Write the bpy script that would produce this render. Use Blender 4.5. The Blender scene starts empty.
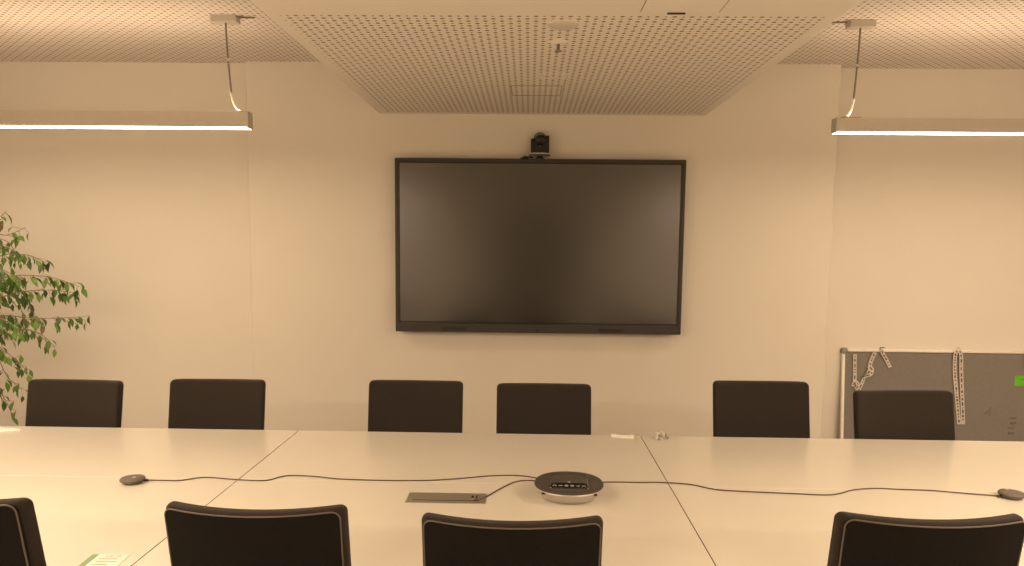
import bpy, bmesh, math, random
from mathutils import Vector, Matrix, Euler
from math import pi, sin, cos, radians

random.seed(7)
scene = bpy.context.scene
COL = scene.collection

# ------------------------------------------------------------------ dimensions (metres)
CAM_Z = 1.62
WALL_Y = 5.364          # face of the projecting middle of the far wall
CEIL = 2.842
SOFFIT = 2.500
TABLE_Z = 0.74
FAR_Y, MID_Y, NEAR_Y = 3.52, 2.765, 1.967
SEAM_L, SEAM_R = -1.072, 0.528

# ------------------------------------------------------------------ materials
def new_mat(name):
    m = bpy.data.materials.new(name)
    m.use_nodes = True
    nt = m.node_tree
    return m, nt, nt.nodes['Principled BSDF']

def N(nt, kind, **kw):
    n = nt.nodes.new(kind)
    for k, v in kw.items():
        setattr(n, k, v)
    return n

def noise_colour(nt, c1, c2, scale, detail=3.0, coord='Object', stretch=None):
    tc = N(nt, 'ShaderNodeTexCoord')
    nz = N(nt, 'ShaderNodeTexNoise')
    nz.inputs['Scale'].default_value = scale
    nz.inputs['Detail'].default_value = detail
    src = tc.outputs[coord]
    if stretch:
        mp = N(nt, 'ShaderNodeMapping')
        mp.inputs['Scale'].default_value = stretch
        nt.links.new(src, mp.inputs['Vector'])
        src = mp.outputs['Vector']
    nt.links.new(src, nz.inputs['Vector'])
    rp = N(nt, 'ShaderNodeValToRGB')
    rp.color_ramp.elements[0].position = 0.3
    rp.color_ramp.elements[1].position = 0.7
    rp.color_ramp.elements[0].color = (*c1, 1)
    rp.color_ramp.elements[1].color = (*c2, 1)
    nt.links.new(nz.outputs['Fac'], rp.inputs['Fac'])
    return rp, nz

def mat(name, c1, c2=None, scale=20.0, rough=0.6, metal=0.0, spec=0.5, bump=0.0, bump_scale=None, coat=0.0, sheen=0.0, stretch=None):
    m, nt, b = new_mat(name)
    c2 = c2 or tuple(min(1, x * 1.06) for x in c1)
    rp, nz = noise_colour(nt, c1, c2, scale, stretch=stretch)
    nt.links.new(rp.outputs['Color'], b.inputs['Base Color'])
    b.inputs['Roughness'].default_value = rough
    b.inputs['Metallic'].default_value = metal
    b.inputs['Specular IOR Level'].default_value = spec
    if coat:
        b.inputs['Coat Weight'].default_value = coat
        b.inputs['Coat Roughness'].default_value = 0.15
    if sheen:
        b.inputs['Sheen Weight'].default_value = sheen
        b.inputs['Sheen Roughness'].default_value = 0.5
    if bump:
        z = nz
        if bump_scale:
            tc = N(nt, 'ShaderNodeTexCoord')
            z = N(nt, 'ShaderNodeTexNoise')
            z.inputs['Scale'].default_value = bump_scale
            nt.links.new(tc.outputs['Object'], z.inputs['Vector'])
        bp = N(nt, 'ShaderNodeBump')
        bp.inputs['Strength'].default_value = bump
        bp.inputs['Distance'].default_value = 0.002
        nt.links.new(z.outputs['Fac'], bp.inputs['Height'])
        nt.links.new(bp.outputs['Normal'], b.inputs['Normal'])
    return m

def emit(name, col, strength):
    m, nt, b = new_mat(name)
    b.inputs['Base Color'].default_value = (0.9, 0.9, 0.9, 1)
    b.inputs['Emission Color'].default_value = (*col, 1)
    b.inputs['Emission Strength'].default_value = strength
    return m

def perforated(name, col, hole, pitch, radius, xr=None, yr=None):
    """Plasterboard with a square grid of round holes, in object space."""
    m, nt, b = new_mat(name)
    L = nt.links.new
    tc = N(nt, 'ShaderNodeTexCoord')
    sp = N(nt, 'ShaderNodeSeparateXYZ')
    L(tc.outputs['Object'], sp.inputs[0])
    def math_(op, a, bb=None, c=None):
        n = N(nt, 'ShaderNodeMath', operation=op)
        for i, v in enumerate((a, bb, c)):
            if v is None:
                continue
            if isinstance(v, (int, float)):
                n.inputs[i].default_value = v
            else:
                L(v, n.inputs[i])
        return n.outputs[0]
    def cell(o):
        f = math_('FRACT', math_('DIVIDE', math_('ADD', o, 60.0), pitch))
        return math_('MULTIPLY', math_('SUBTRACT', f, 0.5), pitch)
    cx, cy = cell(sp.outputs[0]), cell(sp.outputs[1])
    d = math_('SQRT', math_('ADD', math_('MULTIPLY', cx, cx), math_('MULTIPLY', cy, cy)))
    par = math_('MODULO', math_('ADD', math_('FLOOR', math_('DIVIDE', math_('ADD', sp.outputs[0], 60.0), pitch)), math_('FLOOR', math_('DIVIDE', math_('ADD', sp.outputs[1], 60.0), pitch))), 2.0)
    big = math_('LESS_THAN', par, 0.5)
    rad = math_('ADD', math_('MULTIPLY', big, radius * 0.40), radius * 0.60)
    h = math_('LESS_THAN', d, rad)
    if xr:
        h = math_('MULTIPLY', h, math_('GREATER_THAN', sp.outputs[0], xr[0]))
        h = math_('MULTIPLY', h, math_('LESS_THAN', sp.outputs[0], xr[1]))
    if yr:
        h = math_('MULTIPLY', h, math_('GREATER_THAN', sp.outputs[1], yr[0]))
        h = math_('MULTIPLY', h, math_('LESS_THAN', sp.outputs[1], yr[1]))
    geo = N(nt, 'ShaderNodeNewGeometry')
    sn = N(nt, 'ShaderNodeSeparateXYZ')
    L(geo.outputs['Normal'], sn.inputs[0])
    h = math_('MULTIPLY', h, math_('LESS_THAN', sn.outputs[2], -0.5))
    mx = N(nt, 'ShaderNodeMix', data_type='RGBA')
    L(h, mx.inputs['Factor'])
    mx.inputs['A'].default_value = (*col, 1)
    mx.inputs['B'].default_value = (*hole, 1)
    L(mx.outputs['Result'], b.inputs['Base Color'])
    b.inputs['Roughness'].default_value = 0.85
    b.inputs['Specular IOR Level'].default_value = 0.2
    return m

WALLC = (0.80, 0.765, 0.69)
M = {}
M['wall'] = mat('wall_paint', WALLC, tuple(c * 1.02 for c in WALLC), 3.0, 0.85, spec=0.2, bump=0.15, bump_scale=250)
M['wall_dark'] = mat('wall_wood', (0.05, 0.036, 0.026), (0.07, 0.05, 0.036), 6.0, 0.6, stretch=(1, 1, .1))
M['floor'] = mat('carpet', (0.30, 0.275, 0.245), (0.40, 0.37, 0.335), 180.0, 0.95, spec=0.1, bump=0.6)
M['ceiling'] = perforated('perforated_ceiling', (0.80, 0.74, 0.68), (0.24, 0.175, 0.13), 0.0330, 0.0090)
M['soffit'] = perforated('perforated_soffit', (0.84, 0.79, 0.72), (0.26, 0.20, 0.145), 0.0335, 0.0092,
                         xr=(-0.985, 1.125), yr=(3.082, 5.30))
M['soffit_item'] = mat('ceiling_white', (0.84, 0.79, 0.72), None, 5, 0.6, spec=0.3)
M['vent'] = mat('vent_enamel', (0.66, 0.62, 0.56), None, 5, 0.5, spec=0.3)
M['joint'] = mat('dark_joint', (0.30, 0.24, 0.18), None, 5, 0.8)  # dark colour of the hatch and panel joint lines
M['table'] = mat('table_laminate', (0.755, 0.74, 0.67), (0.775, 0.76, 0.69), 4.0, 0.24, spec=0.6)
M['table_edge'] = mat('table_edge', (0.33, 0.27, 0.21), None, 9, 0.6)
M['metal'] = mat('satin_metal', (0.55, 0.53, 0.50), None, 40, 0.35, metal=1.0)
M['dark_metal'] = mat('dark_metal', (0.05, 0.05, 0.05), None, 40, 0.4, metal=0.8)
M['fabric'] = mat('black_fabric', (0.023, 0.0185, 0.0158), (0.033, 0.0275, 0.0235), 260.0, 0.9, spec=0.25, bump=0.4, sheen=0.08)
M['shell'] = mat('black_shell_fabric', (0.0085, 0.0075, 0.0068), (0.012, 0.0108, 0.0098), 300.0, 0.9, spec=0.15, bump=0.4)
M['piping'] = mat('piping', (0.12, 0.10, 0.085), None, 200, 0.5)
M['bezel'] = mat('display_bezel', (0.040, 0.037, 0.033), None, 60, 0.45, spec=0.4)
M['bar'] = mat('display_bar', (0.045, 0.043, 0.040), None, 60, 0.5, spec=0.4)
M['grille'] = mat('speaker_cloth', (0.022, 0.02, 0.018), (0.035, 0.033, 0.03), 600, 0.8)
M['rim'] = mat('screen_border', (0.008, 0.007, 0.006), None, 60, 0.4)
def screen_mat():
    m, nt, b = new_mat('dark_glass')
    rp, nz = noise_colour(nt, (0.014, 0.0125, 0.0115), (0.016, 0.0145, 0.013), 2.0)
    nt.links.new(rp.outputs['Color'], b.inputs['Base Color'])
    b.inputs['Roughness'].default_value = 0.23
    b.inputs['IOR'].default_value = 2.0
    b.inputs['Specular IOR Level'].default_value = 0.5
    return m
M['screen'] = screen_mat()
M['lamp'] = mat('lamp_aluminium', (0.56, 0.53, 0.48), None, 30, 0.45, metal=0.35)
M['lamp_dark'] = mat('lamp_dark', (0.16, 0.14, 0.12), None, 30, 0.5)
LIGHTC = (1.0, 0.725, 0.475)
M['glow'] = emit('lamp_glow', (1.0, 0.82, 0.60), 15.0)
M['glow_up'] = emit('lamp_glow_up', LIGHTC, 4.0)
M['cable'] = mat('purple_brown_cable', (0.10, 0.055, 0.06), None, 60, 0.5)
M['wire'] = mat('lamp_wire', (0.22, 0.19, 0.17), None, 60, 0.4)
M['clear_wire'] = mat('clear_lamp_flex', (0.75, 0.70, 0.62), None, 60, 0.3)
M['mic'] = mat('grey_mic_plastic', (0.12, 0.105, 0.095), (0.16, 0.14, 0.13), 300, 0.55)
M['hub_side'] = mat('silver_plastic', (0.52, 0.49, 0.44), None, 60, 0.38, metal=0.5)
M['hub_top'] = mat('dark_mesh', (0.042, 0.038, 0.032), (0.075, 0.068, 0.058), 500, 0.65, bump=0.4)
M['hub_panel'] = mat('charcoal_plastic', (0.085, 0.080, 0.072), None, 80, 0.35)
M['gloss_black'] = mat('gloss_black', (0.007, 0.007, 0.007), None, 50, 0.08, coat=0.6)
M['symbol'] = mat('pale_symbols', (0.42, 0.40, 0.36), None, 50, 0.4)
M['plate'] = mat('brushed_plate', (0.40, 0.37, 0.32), (0.47, 0.44, 0.38), 60, 0.42, metal=0.7, stretch=(1, 30, 1))
M['black'] = mat('black_plastic', (0.008, 0.0075, 0.007), None, 60, 0.35)
M['lens_ball'] = mat('olive_grey_plastic', (0.17, 0.17, 0.12), None, 60, 0.4)
M['glass'] = mat('lens_glass', (0.01, 0.01, 0.012), None, 10, 0.05, coat=1.0)
M['board'] = mat('grey_board', (0.225, 0.21, 0.195), (0.24, 0.225, 0.21), 30, 0.75, spec=0.15)
M['board_frame'] = mat('board_aluminium', (0.86, 0.83, 0.78), None, 30, 0.35, metal=0.1)
M['board_cap'] = mat('grey_corner', (0.27, 0.25, 0.22), None, 30, 0.55)
M['marker'] = mat('marker_ink', (0.07, 0.06, 0.055), None, 30, 0.7)
M['smudge'] = mat('smudge', (0.165, 0.15, 0.135), None, 30, 0.7)
M['note'] = mat('green_note', (0.13, 0.52, 0.02), (0.14, 0.55, 0.025), 30, 0.75)
M['note_ink'] = mat('note_ink', (0.03, 0.12, 0.01), None, 30, 0.7)
M['paper'] = mat('white_paper', (0.86, 0.85, 0.80), None, 30, 0.7)
M['green_print'] = mat('green_print', (0.27, 0.43, 0.25), None, 30, 0.7)
M['grey_print'] = mat('grey_print', (0.50, 0.46, 0.38), None, 30, 0.7)
M['lanyard'] = mat('white_ribbon', (0.58, 0.54, 0.49), (0.66, 0.62, 0.57), 90, 0.7)
M['lanyard_ink'] = mat('ribbon_print', (0.10, 0.085, 0.08), None, 90, 0.7)
M['clip'] = mat('clip_metal', (0.5, 0.48, 0.45), None, 60, 0.25, metal=1.0)
M['bark'] = mat('bark', (0.24, 0.18, 0.12), (0.36, 0.29, 0.21), 40, 0.9, bump=0.5)
M['pot'] = mat('clay_pot', (0.32, 0.30, 0.28), None, 12, 0.6)
M['soil'] = mat('soil', (0.04, 0.028, 0.02), (0.08, 0.055, 0.04), 60, 0.95, bump=1.0)
def clear_mat():
    m, nt, b = new_mat('clear_plastic')
    rp, nz = noise_colour(nt, (0.9, 0.88, 0.84), (0.95, 0.93, 0.9), 30)
    nt.links.new(rp.outputs['Color'], b.inputs['Base Color'])
    b.inputs['Roughness'].default_value = 0.12
    b.inputs['Transmission Weight'].default_value = 0.55
    return m
M['clear'] = clear_mat()
def leaf_mat():
    m, nt, b = new_mat('ficus_leaf')
    g = N(nt, 'ShaderNodeNewGeometry')
    rp = N(nt, 'ShaderNodeValToRGB')
    cr = rp.color_ramp
    cr.elements[0].position = 0.0; cr.elements[0].color = (0.045, 0.11, 0.020, 1)
    cr.elements[1].position = 1.0; cr.elements[1].color = (0.20, 0.11, 0.05, 1)
    for p, c in ((0.45, (0.085, 0.19, 0.030, 1)), (0.75, (0.13, 0.25, 0.04, 1)), (0.93, (0.19, 0.32, 0.055, 1)), (0.955, (0.20, 0.13, 0.06, 1))):
        e = cr.elements.new(p); e.color = c
    nt.links.new(g.outputs['Random Per Island'], rp.inputs['Fac'])
    nt.links.new(rp.outputs['Color'], b.inputs['Base Color'])
    b.inputs['Roughness'].default_value = 0.42
    b.inputs['Subsurface Weight'].default_value = 0.0
    return m
M['leaf'] = leaf_mat()

# ------------------------------------------------------------------ mesh helpers
def add_box(bm, lo, hi, bevel=0.0, seg=2):
    lo, hi = Vector(lo), Vector(hi)
    r = bmesh.ops.create_cube(bm, size=1.0)
    vs = r['verts']
    c, s = (lo + hi) / 2, hi - lo
    for v in vs:
        v.co = Vector((v.co.x * s.x, v.co.y * s.y, v.co.z * s.z)) + c
    if bevel:
        es = list({e for v in vs for e in v.link_edges})
        bmesh.ops.bevel(bm, geom=es, offset=bevel, segments=seg, profile=0.5, affect='EDGES')
    return bm

def box(lo, hi, bevel=0.0, seg=2):
    return add_box(bmesh.new(), lo, hi, bevel, seg)

def smooth_path(pts, per=6):
    pts = [Vector(p) for p in pts]
    if len(pts) < 3:
        return pts
    out = []
    n = len(pts)
    for i in range(n - 1):
        p0 = pts[max(i - 1, 0)]; p1 = pts[i]; p2 = pts[i + 1]; p3 = pts[min(i + 2, n - 1)]
        for k in range(per):
            t = k / per
            out.append(0.5 * ((2 * p1) + (p2 - p0) * t + (2 * p0 - 5 * p1 + 4 * p2 - p3) * t * t + (3 * p1 - p0 - 3 * p2 + p3) * t ** 3))
    out.append(pts[-1])
    return out

def add_tube(bm, pts, r, seg=8, closed=False, r_end=None):
    pts = [Vector(p) for p in pts]
    n = len(pts)
    rings = []
    nrm = None
    for i, p in enumerate(pts):
        if closed:
            t = pts[(i + 1) % n] - pts[i - 1]
        else:
            t = pts[min(i + 1, n - 1)] - pts[max(i - 1, 0)]
        t.normalize()
        if nrm is None:
            a = Vector((0, 0, 1)) if abs(t.z) < 0.9 else Vector((1, 0, 0))
            nrm = t.cross(a).normalized()
        else:
            nrm = (nrm - t * nrm.dot(t)).normalized()
        b = t.cross(nrm)
        rr = r if r_end is None else r + (r_end - r) * i / max(1, n - 1)
        rings.append([bm.verts.new(p + nrm * (rr * cos(2 * pi * k / seg)) + b * (rr * sin(2 * pi * k / seg))) for k in range(seg)])
    m = n if closed else n - 1
    for i in range(m):
        A, B = rings[i], rings[(i + 1) % n]
        for k in range(seg):
            bm.faces.new((A[k], A[(k + 1) % seg], B[(k + 1) % seg], B[k]))
    if not closed:
        bm.faces.new(rings[0][::-1]); bm.faces.new(rings[-1])
    return bm

def add_rings(bm, rings, cap0=True, cap1=True):
    """Loft a list of vertex loops of equal length."""
    R = [[bm.verts.new(p) for p in ring] for ring in rings]
    n = len(R[0])
    for A, B in zip(R, R[1:]):
        for k in range(n):
            bm.faces.new((A[k], A[(k + 1) % n], B[(k + 1) % n], B[k]))
    if cap0: bm.faces.new(R[0][::-1])
    if cap1: bm.faces.new(R[-1])
    return bm

def superloop(rx, ry, z, n=48, e=2.0, c=(0, 0)):
    out = []
    for k in range(n):
        a = 2 * pi * k / n
        ca, sa = cos(a), sin(a)
        out.append(Vector((c[0] + rx * math.copysign(abs(ca) ** (2 / e), ca), c[1] + ry * math.copysign(abs(sa) ** (2 / e), sa), z)))
    return out

def add_lathe(bm, prof, seg=32, c=(0, 0, 0), sy=1.0, e=2.0):
    return add_rings(bm, [[p + Vector(c) for p in superloop(r, r * sy, z, seg, e)] for r, z in prof])

def add_strip(bm, centre, side, thick_dir, w, t=0.0008):
    """A ribbon along a list of points."""
    pts = [Vector(p) for p in centre]
    L = []
    for i, p in enumerate(pts):
        s = side[i] if isinstance(side, list) else side
        s = Vector(s).normalized() * (w / 2)
        d = Vector(thick_dir).normalized() * (t / 2)
        L.append([p - s - d, p + s - d, p + s + d, p - s + d])
    return add_rings(bm, L)

def obj(name, bm, m, parent=None, smooth=True, wn=True):
    bmesh.ops.recalc_face_normals(bm, faces=bm.faces[:])
    me = bpy.data.meshes.new(name)
    bm.to_mesh(me); bm.free()
    for mm in (m if isinstance(m, (list, tuple)) else [m]):
        me.materials.append(mm)
    if smooth:
        me.polygons.foreach_set('use_smooth', [True] * len(me.polygons))
        me.update()
        try:
            me.set_sharp_from_angle(angle=radians(50))
        except Exception:
            pass
    o = bpy.data.objects.new(name, me)
    COL.objects.link(o)
    if parent:
        o.parent = parent
    if smooth and wn:
        w = o.modifiers.new('weighted_normal', 'WEIGHTED_NORMAL'); w.keep_sharp = True
    return o

def tag(o, label, cat, group=None):
    o['label'] = label; o['category'] = cat
    if group: o['group'] = group
    return o

def thing(name, label, cat, loc=(0, 0, 0), rotz=0.0, group=None):
    o = bpy.data.objects.new(name, None)
    COL.objects.link(o)
    o.empty_display_size = 0.1
    o.location = loc; o.rotation_euler = (0, 0, rotz)
    return tag(o, label, cat, group)

def struct(name, bm, m, smooth=False):
    o = obj(name, bm, m, None, smooth, False)
    o['kind'] = 'structure'
    return o

def dup(root, label, loc=None, rotz=None):
    def cp(o, par):
        c = o.copy(); COL.objects.link(c)
        if par:
            c.parent = par
        for ch in o.children:
            cp(ch, c)
        return c
    r = cp(root, None)
    r['label'] = label
    if loc is not None: r.location = loc
    if rotz is not None: r.rotation_euler = (0, 0, rotz)
    return r

# ------------------------------------------------------------------ room shell
XL, XR, YB = -4.5, 4.75, -2.6
PIL_L, PIL_R = -1.952, 2.077
REC_L, REC_R = WALL_Y + 0.05, WALL_Y + 0.12
YO = WALL_Y + 0.4

struct('floor', box((XL, YB, -0.1), (XR, YO, 0)), M['floor'])
struct('ceiling', box((XL, YB, CEIL), (XR, YO, CEIL + 0.1)), M['ceiling'])
bm = bmesh.new()
prof = [(XL, REC_L), (PIL_L - .006, REC_L), (PIL_L - .006, WALL_Y + .012), (PIL_L + .006, WALL_Y), (PIL_R - .006, WALL_Y), (PIL_R + .006, WALL_Y + .012), (PIL_R + .006, REC_R), (XR, REC_R), (XR, YO), (XL, YO)]
add_rings(bm, [[Vector((x, y, z)) for x, y in prof] for z in (0, CEIL)])
struct('wall_far', bm, M['wall'])
struct('wall_left', box((XL - 0.15, YB, 0), (XL, YO, CEIL)), M['wall'])
struct('wall_right', box((XR, YB, 0), (XR + 0.15, YO, CEIL)), M['wall'])
bm = bmesh.new()
add_box(bm, (XL, YB - 0.15, 0), (-0.75, YB, CEIL)); add_box(bm, (0.95, YB - 0.15, 0), (XR, YB, CEIL)); add_box(bm, (-0.75, YB - 0.15, 2.2), (0.95, YB, CEIL))
struct('wall_back', bm, M['wall'])
dr = struct('door_1', box((-0.75, YB - 0.10, 0), (0.95, YB - 0.05, 2.2)), M['wall_dark'])
h = bmesh.new(); add_tube(h, [(0.78, YB - 0.05, 1.05), (0.78, YB + 0.01, 1.05), (0.66, YB + 0.01, 1.05)], 0.009)
obj('door_handle', h, M['metal'], dr)
# lowered soffit over the table
SXL, SXR = -1.036, 1.18
struct('ceiling_soffit', box((SXL, YB, SOFFIT), (SXR, WALL_Y, CEIL)), M['soffit'])
# baseboards
bm = bmesh.new()
add_box(bm, (XL, REC_L - 0.012, 0), (PIL_L, REC_L, 0.07)); add_box(bm, (PIL_L - 0.012, WALL_Y - 0.012, 0), (PIL_R + 0.012, WALL_Y, 0.07)); add_box(bm, (PIL_R, REC_R - 0.012, 0), (XR, REC_R, 0.07))
struct('baseboard_far', bm, M['soffit_item'])

# ------------------------------------------------------------------ fittings on the soffit
zs = SOFFIT
bm = bmesh.new(); add_lathe(bm, [(0.062, 0.0), (0.062, -0.004), (0.055, -0.009), (0.036, -0.011), (0.0005, -0.011)], 40)
t = thing('ceiling_vent', 'round flat white disc vent on the lowered perforated ceiling', 'vent', (0.126, 3.205, zs))
obj('cover_disc', bm, M['vent'], t)
bm = bmesh.new(); add_lathe(bm, [(0.068, 0.0), (0.068, -0.002), (0.065, -0.003)], 40)
obj('rim', bm, M['soffit_item'], t)

t = thing('ceiling_sprinkler', 'small white fire sprinkler head hanging below the round vent', 'sprinkler', (0.116, 3.462, zs))
bm = bmesh.new(); add_lathe(bm, [(0.040, 0), (0.040, -0.004), (0.030, -0.010), (0.012, -0.012)], 32); obj('escutcheon', bm, M['soffit_item'], t)
bm = bmesh.new(); add_lathe(bm, [(0.006, -0.01), (0.006, -0.040)], 16); obj('stem', bm, M['lamp_dark'], t)
bm = bmesh.new(); add_lathe(bm, [(0.016, -0.040), (0.016, -0.043), (0.004, -0.046)], 24); obj('deflector', bm, M['metal'], t)

def frame_bm(x0, x1, y0, y1, z0, z1, w):
    b = bmesh.new()
    add_box(b, (x0, y0, z0), (x1, y0 + w, z1)); add_box(b, (x0, y1 - w, z0), (x1, y1, z1))
    add_box(b, (x0, y0 + w, z0), (x0 + w, y1 - w, z1)); add_box(b, (x1 - w, y0 + w, z0), (x1, y1 - w, z1))
    return b

def access_panel(label, x0, x1, y0, y1, w, dark):
    cx, cy = (x0 + x1) / 2, (y0 + y1) / 2
    t = thing('ceiling_hatch', label, 'access panel', (cx, cy, zs), group='flush access panels in the lowered ceiling')
    obj('frame', frame_bm(x0 - cx, x1 - cx, y0 - cy, y1 - cy, -0.0025, 0, w), M['joint'] if dark else M['soffit_item'], t, False)
    return t
access_panel('larger flush perforated access panel near far edge of lowered ceiling', -0.112, 0.172, 4.40, 4.69, 0.003, True)
access_panel('small pale-edged flush access panel between sprinkler and larger panel', 0.045, 0.185, 4.08, 4.20, 0.006, False)
t = thing('ceiling_hatch', 'smooth white ceiling hatch with dark latch slot before the perforations', 'hatch', (0.559, 2.55, zs))
obj('panel', box((-0.147, -0.50, -0.002), (0.145, 0.478, 0), 0.0008), M['soffit_item'], t)
bm = bmesh.new()
add_box(bm, (-0.150, -0.50, -0.0022), (-0.147, 0.478, 0)); add_box(bm, (0.145, -0.50, -0.0022), (0.148, 0.478, 0))
obj('side_joint', bm, M['joint'], t, False)
obj('latch_slot', box((-0.045, 0.490, -0.004), (0.023, 0.506, 0), 0.001), M['rim'], t)

# ------------------------------------------------------------------ pendant lamps
def pendant(label, x0, x1, xe, y, z0, z1, canx, side, droop):
    """x0..x1 housing; xe the x of the near end, side +1 when the lamp runs to +x."""
    t = thing('pendant_lamp', label, 'pendant lamp', ((x0 + x1) / 2, y, z0), group='slim linear pendant lamps')
    hx = (x1 - x0) / 2
    H = z1 - z0
    b = bmesh.new()
    add_box(b, (-hx, -0.036, 0.005), (hx, 0.036, H), 0.002)
    obj('housing', b, M['lamp'], t)
    b = bmesh.new(); add_box(b, (-hx, -0.034, 0.0), (hx, 0.030, 0.0052), 0.001); obj('diffuser', b, M['glow'], t)
    b = bmesh.new(); add_box(b, (-hx + .05, -0.030, H), (hx - .05, 0.030, H + 0.0006)); obj('upper_diffuser', b, M['glow_up'], t)
    for s in (-1, 1):
        b = bmesh.new(); add_box(b, (s * hx - 0.003, -0.037, 0.0), (s * hx + 0.003, 0.037, H + 0.001), 0.001); obj('end_cap', b, M['lamp'], t)
    top = CEIL - z0
    for k, xc in enumerate((canx, (x0 + x1) - canx)):
        lx = xc - (x0 + x1) / 2
        sgn = -side if k == 0 else side         # direction of the lamp's end seen from the canopy
        dxw = sgn * droop                       # the wire comes down slightly off the canopy's middle
        b = bmesh.new(); add_box(b, (lx - 0.070, -0.035, top - 0.036), (lx + 0.070, 0.035, top), 0.002)
        cn = obj('canopy', b, M['lamp'], t)
        b = bmesh.new(); add_tube(b, [(lx + sgn * 0.075, 0, top - 0.006), (lx + sgn * 0.16, 0.01, top - 0.005)], 0.004, 6)
        obj('ceiling_flex', b, M['wire'], cn)
        b = bmesh.new(); add_tube(b, smooth_path([(lx, 0, top - 0.03), (lx + dxw * .2, 0, (top + H) * .55), (lx + dxw * .55, 0, H + 0.09)]), 0.0055, 8)
        wr = obj('suspension_wire', b, M['wire'], t)
        for zz, fx in ((top * .55 + H * .45, .30), (H + 0.10, .5)):
            b = bmesh.new(); add_tube(b, [(lx + dxw * fx, 0, zz - 0.006), (lx + dxw * fx, 0, zz + 0.006)], 0.009, 8)
            obj('wire_clip', b, M['clear_wire'], wr)
        b = bmesh.new()
        add_tube(b, smooth_path([(lx + dxw * .55, 0, H + 0.10), (lx + dxw * .8, 0, H + 0.05), (lx + dxw * 1.2, 0.004, H + 0.022), (lx + dxw * 1.9, 0.006, H + 0.004)]), 0.006, 8)
        obj('lamp_flex', b, M['clear_wire'], t)
        b = bmesh.new(); add_box(b, (lx + dxw - 0.055, -0.020, H), (lx + dxw + 0.055, 0.020, H + 0.006), 0.002)
        obj('mounting_bracket', b, M['lamp_dark'] if side > 0 else M['lamp'], t)
    return t
pendant('long slim white pendant lamp hanging over the left side by the plant', -3.93, -1.555, -1.555, 4.32, 2.241, 2.330, -1.675, -1, 0.040)
pendant('long slim white pendant lamp hanging over the right side by the board', 1.672, 4.05, 1.672, 4.37, 2.246, 2.326, 1.785, 1, 0.030)

# ------------------------------------------------------------------ wall display with conference camera
TX0, TX1, TZ0, TZ1 = -0.9165, 1.0455, 1.014, 2.194
TY = WALL_Y - 0.10
t = thing('wall_display', 'large black wall-mounted presentation screen switched off', 'display', ((TX0 + TX1) / 2, TY, TZ0))
W2, TH = (TX1 - TX0) / 2, TZ1 - TZ0
b = bmesh.new()
sw, tw, bw = 0.022, 0.024, 0.062
add_box(b, (-W2, 0, 0), (-W2 + sw, 0.055, TH), 0.003); add_box(b, (W2 - sw, 0, 0), (W2, 0.055, TH), 0.003)
add_box(b, (-W2 + sw - .002, 0, TH - tw), (W2 - sw + .002, 0.055, TH), 0.003)
obj('bezel', b, M['bezel'], t)
obj('screen', box((-W2 + sw - .001, 0.006, bw - 0.004), (W2 - sw + .001, 0.02, TH - tw + 0.001)), M['screen'], t, False)
b = frame_bm(-W2 + sw - .001, W2 - sw + .001, 0, 0.010, 0, 1, 0.001); b.free()
b = bmesh.new()
add_box(b, (-W2 + sw, 0.003, bw), (-W2 + sw + 0.010, 0.006, TH - tw)); add_box(b, (W2 - sw - 0.010, 0.003, bw), (W2 - sw, 0.006, TH - tw))
add_box(b, (-W2 + sw + .01, 0.003, TH - tw - 0.010), (W2 - sw - .01, 0.006, TH - tw)); add_box(b, (-W2 + sw + .01, 0.003, bw), (W2 - sw - .01, 0.006, bw + 0.010))
obj('screen_border', b, M['rim'], t, False)
bar = obj('speaker_bar', box((-W2 + sw - .002, -0.004, 0.0), (W2 - sw + .002, 0.055, bw - 0.004), 0.004), M['bar'], t)
for x in (-0.58, 0.50):
    obj('speaker_grille', box((x - 0.085, -0.006, 0.016), (x + 0.085, -0.003, 0.034), 0.001), M['grille'], bar)
b = box((-0.012, -0.006, 0.012), (0.012, -0.003, 0.022), 0.001); obj('power_button', b, M['grille'], bar)
obj('back_housing', box((-W2 + .05, 0.05, 0.05), (W2 - .05, 0.085, TH - .06), 0.01), M['black'], t)
obj('wall_bracket', box((-0.3, 0.08, 0.35), (0.3, WALL_Y - TY, 0.8), 0.002), M['dark_metal'], t)

t = thing('conference_camera', 'small black conference camera with swivel lens standing on top of the display', 'camera', (0.064, TY + 0.028, TZ1))
b = bmesh.new(); add_lathe(b, [(0.030, 0.0), (0.032, 0.006), (0.020, 0.012), (0.018, 0.022)], 24); obj('foot', b, M['black'], t)
b = bmesh.new(); add_rings(b, [superloop(0.064, 0.034, 0.022, 40, 3), superloop(0.069, 0.038, 0.026, 40, 3), superloop(0.069, 0.038, 0.036, 40, 3), superloop(0.060, 0.034, 0.041, 40, 3)])
obj('base', b, M['hub_side'], t)
b = bmesh.new(); add_rings(b, [superloop(0.071, 0.040, 0.0225, 40, 3), superloop(0.071, 0.040, 0.029, 40, 3)]); obj('base_band', b, M['black'], t)
b = bmesh.new()
add_box(b, (-0.056, -0.030, 0.039), (0.058, 0.032, 0.104), 0.006)
add_box(b, (-0.062, -0.022, 0.045), (-0.036, 0.028, 0.134), 0.005)
add_box(b, (0.034, -0.022, 0.045), (0.062, 0.028, 0.155), 0.005)
obj('yoke', b, M['black'], t)
b = bmesh.new(); bmesh.ops.create_uvsphere(b, u_segments=28, v_segments=18, radius=0.043)
bmesh.ops.translate(b, verts=b.verts[:], vec=(0.0, 0.008, 0.138)); hd = obj('lens_head', b, M['lens_ball'], t)
b = bmesh.new(); add_lathe(b, [(0.036, 0), (0.037, 0.028), (0.031, 0.031), (0.024, 0.024), (0.0005, 0.022)], 32)
bmesh.ops.rotate(b, verts=b.verts[:], cent=(0, 0, 0), matrix=Matrix.Rotation(radians(97), 3, 'X'))
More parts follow.
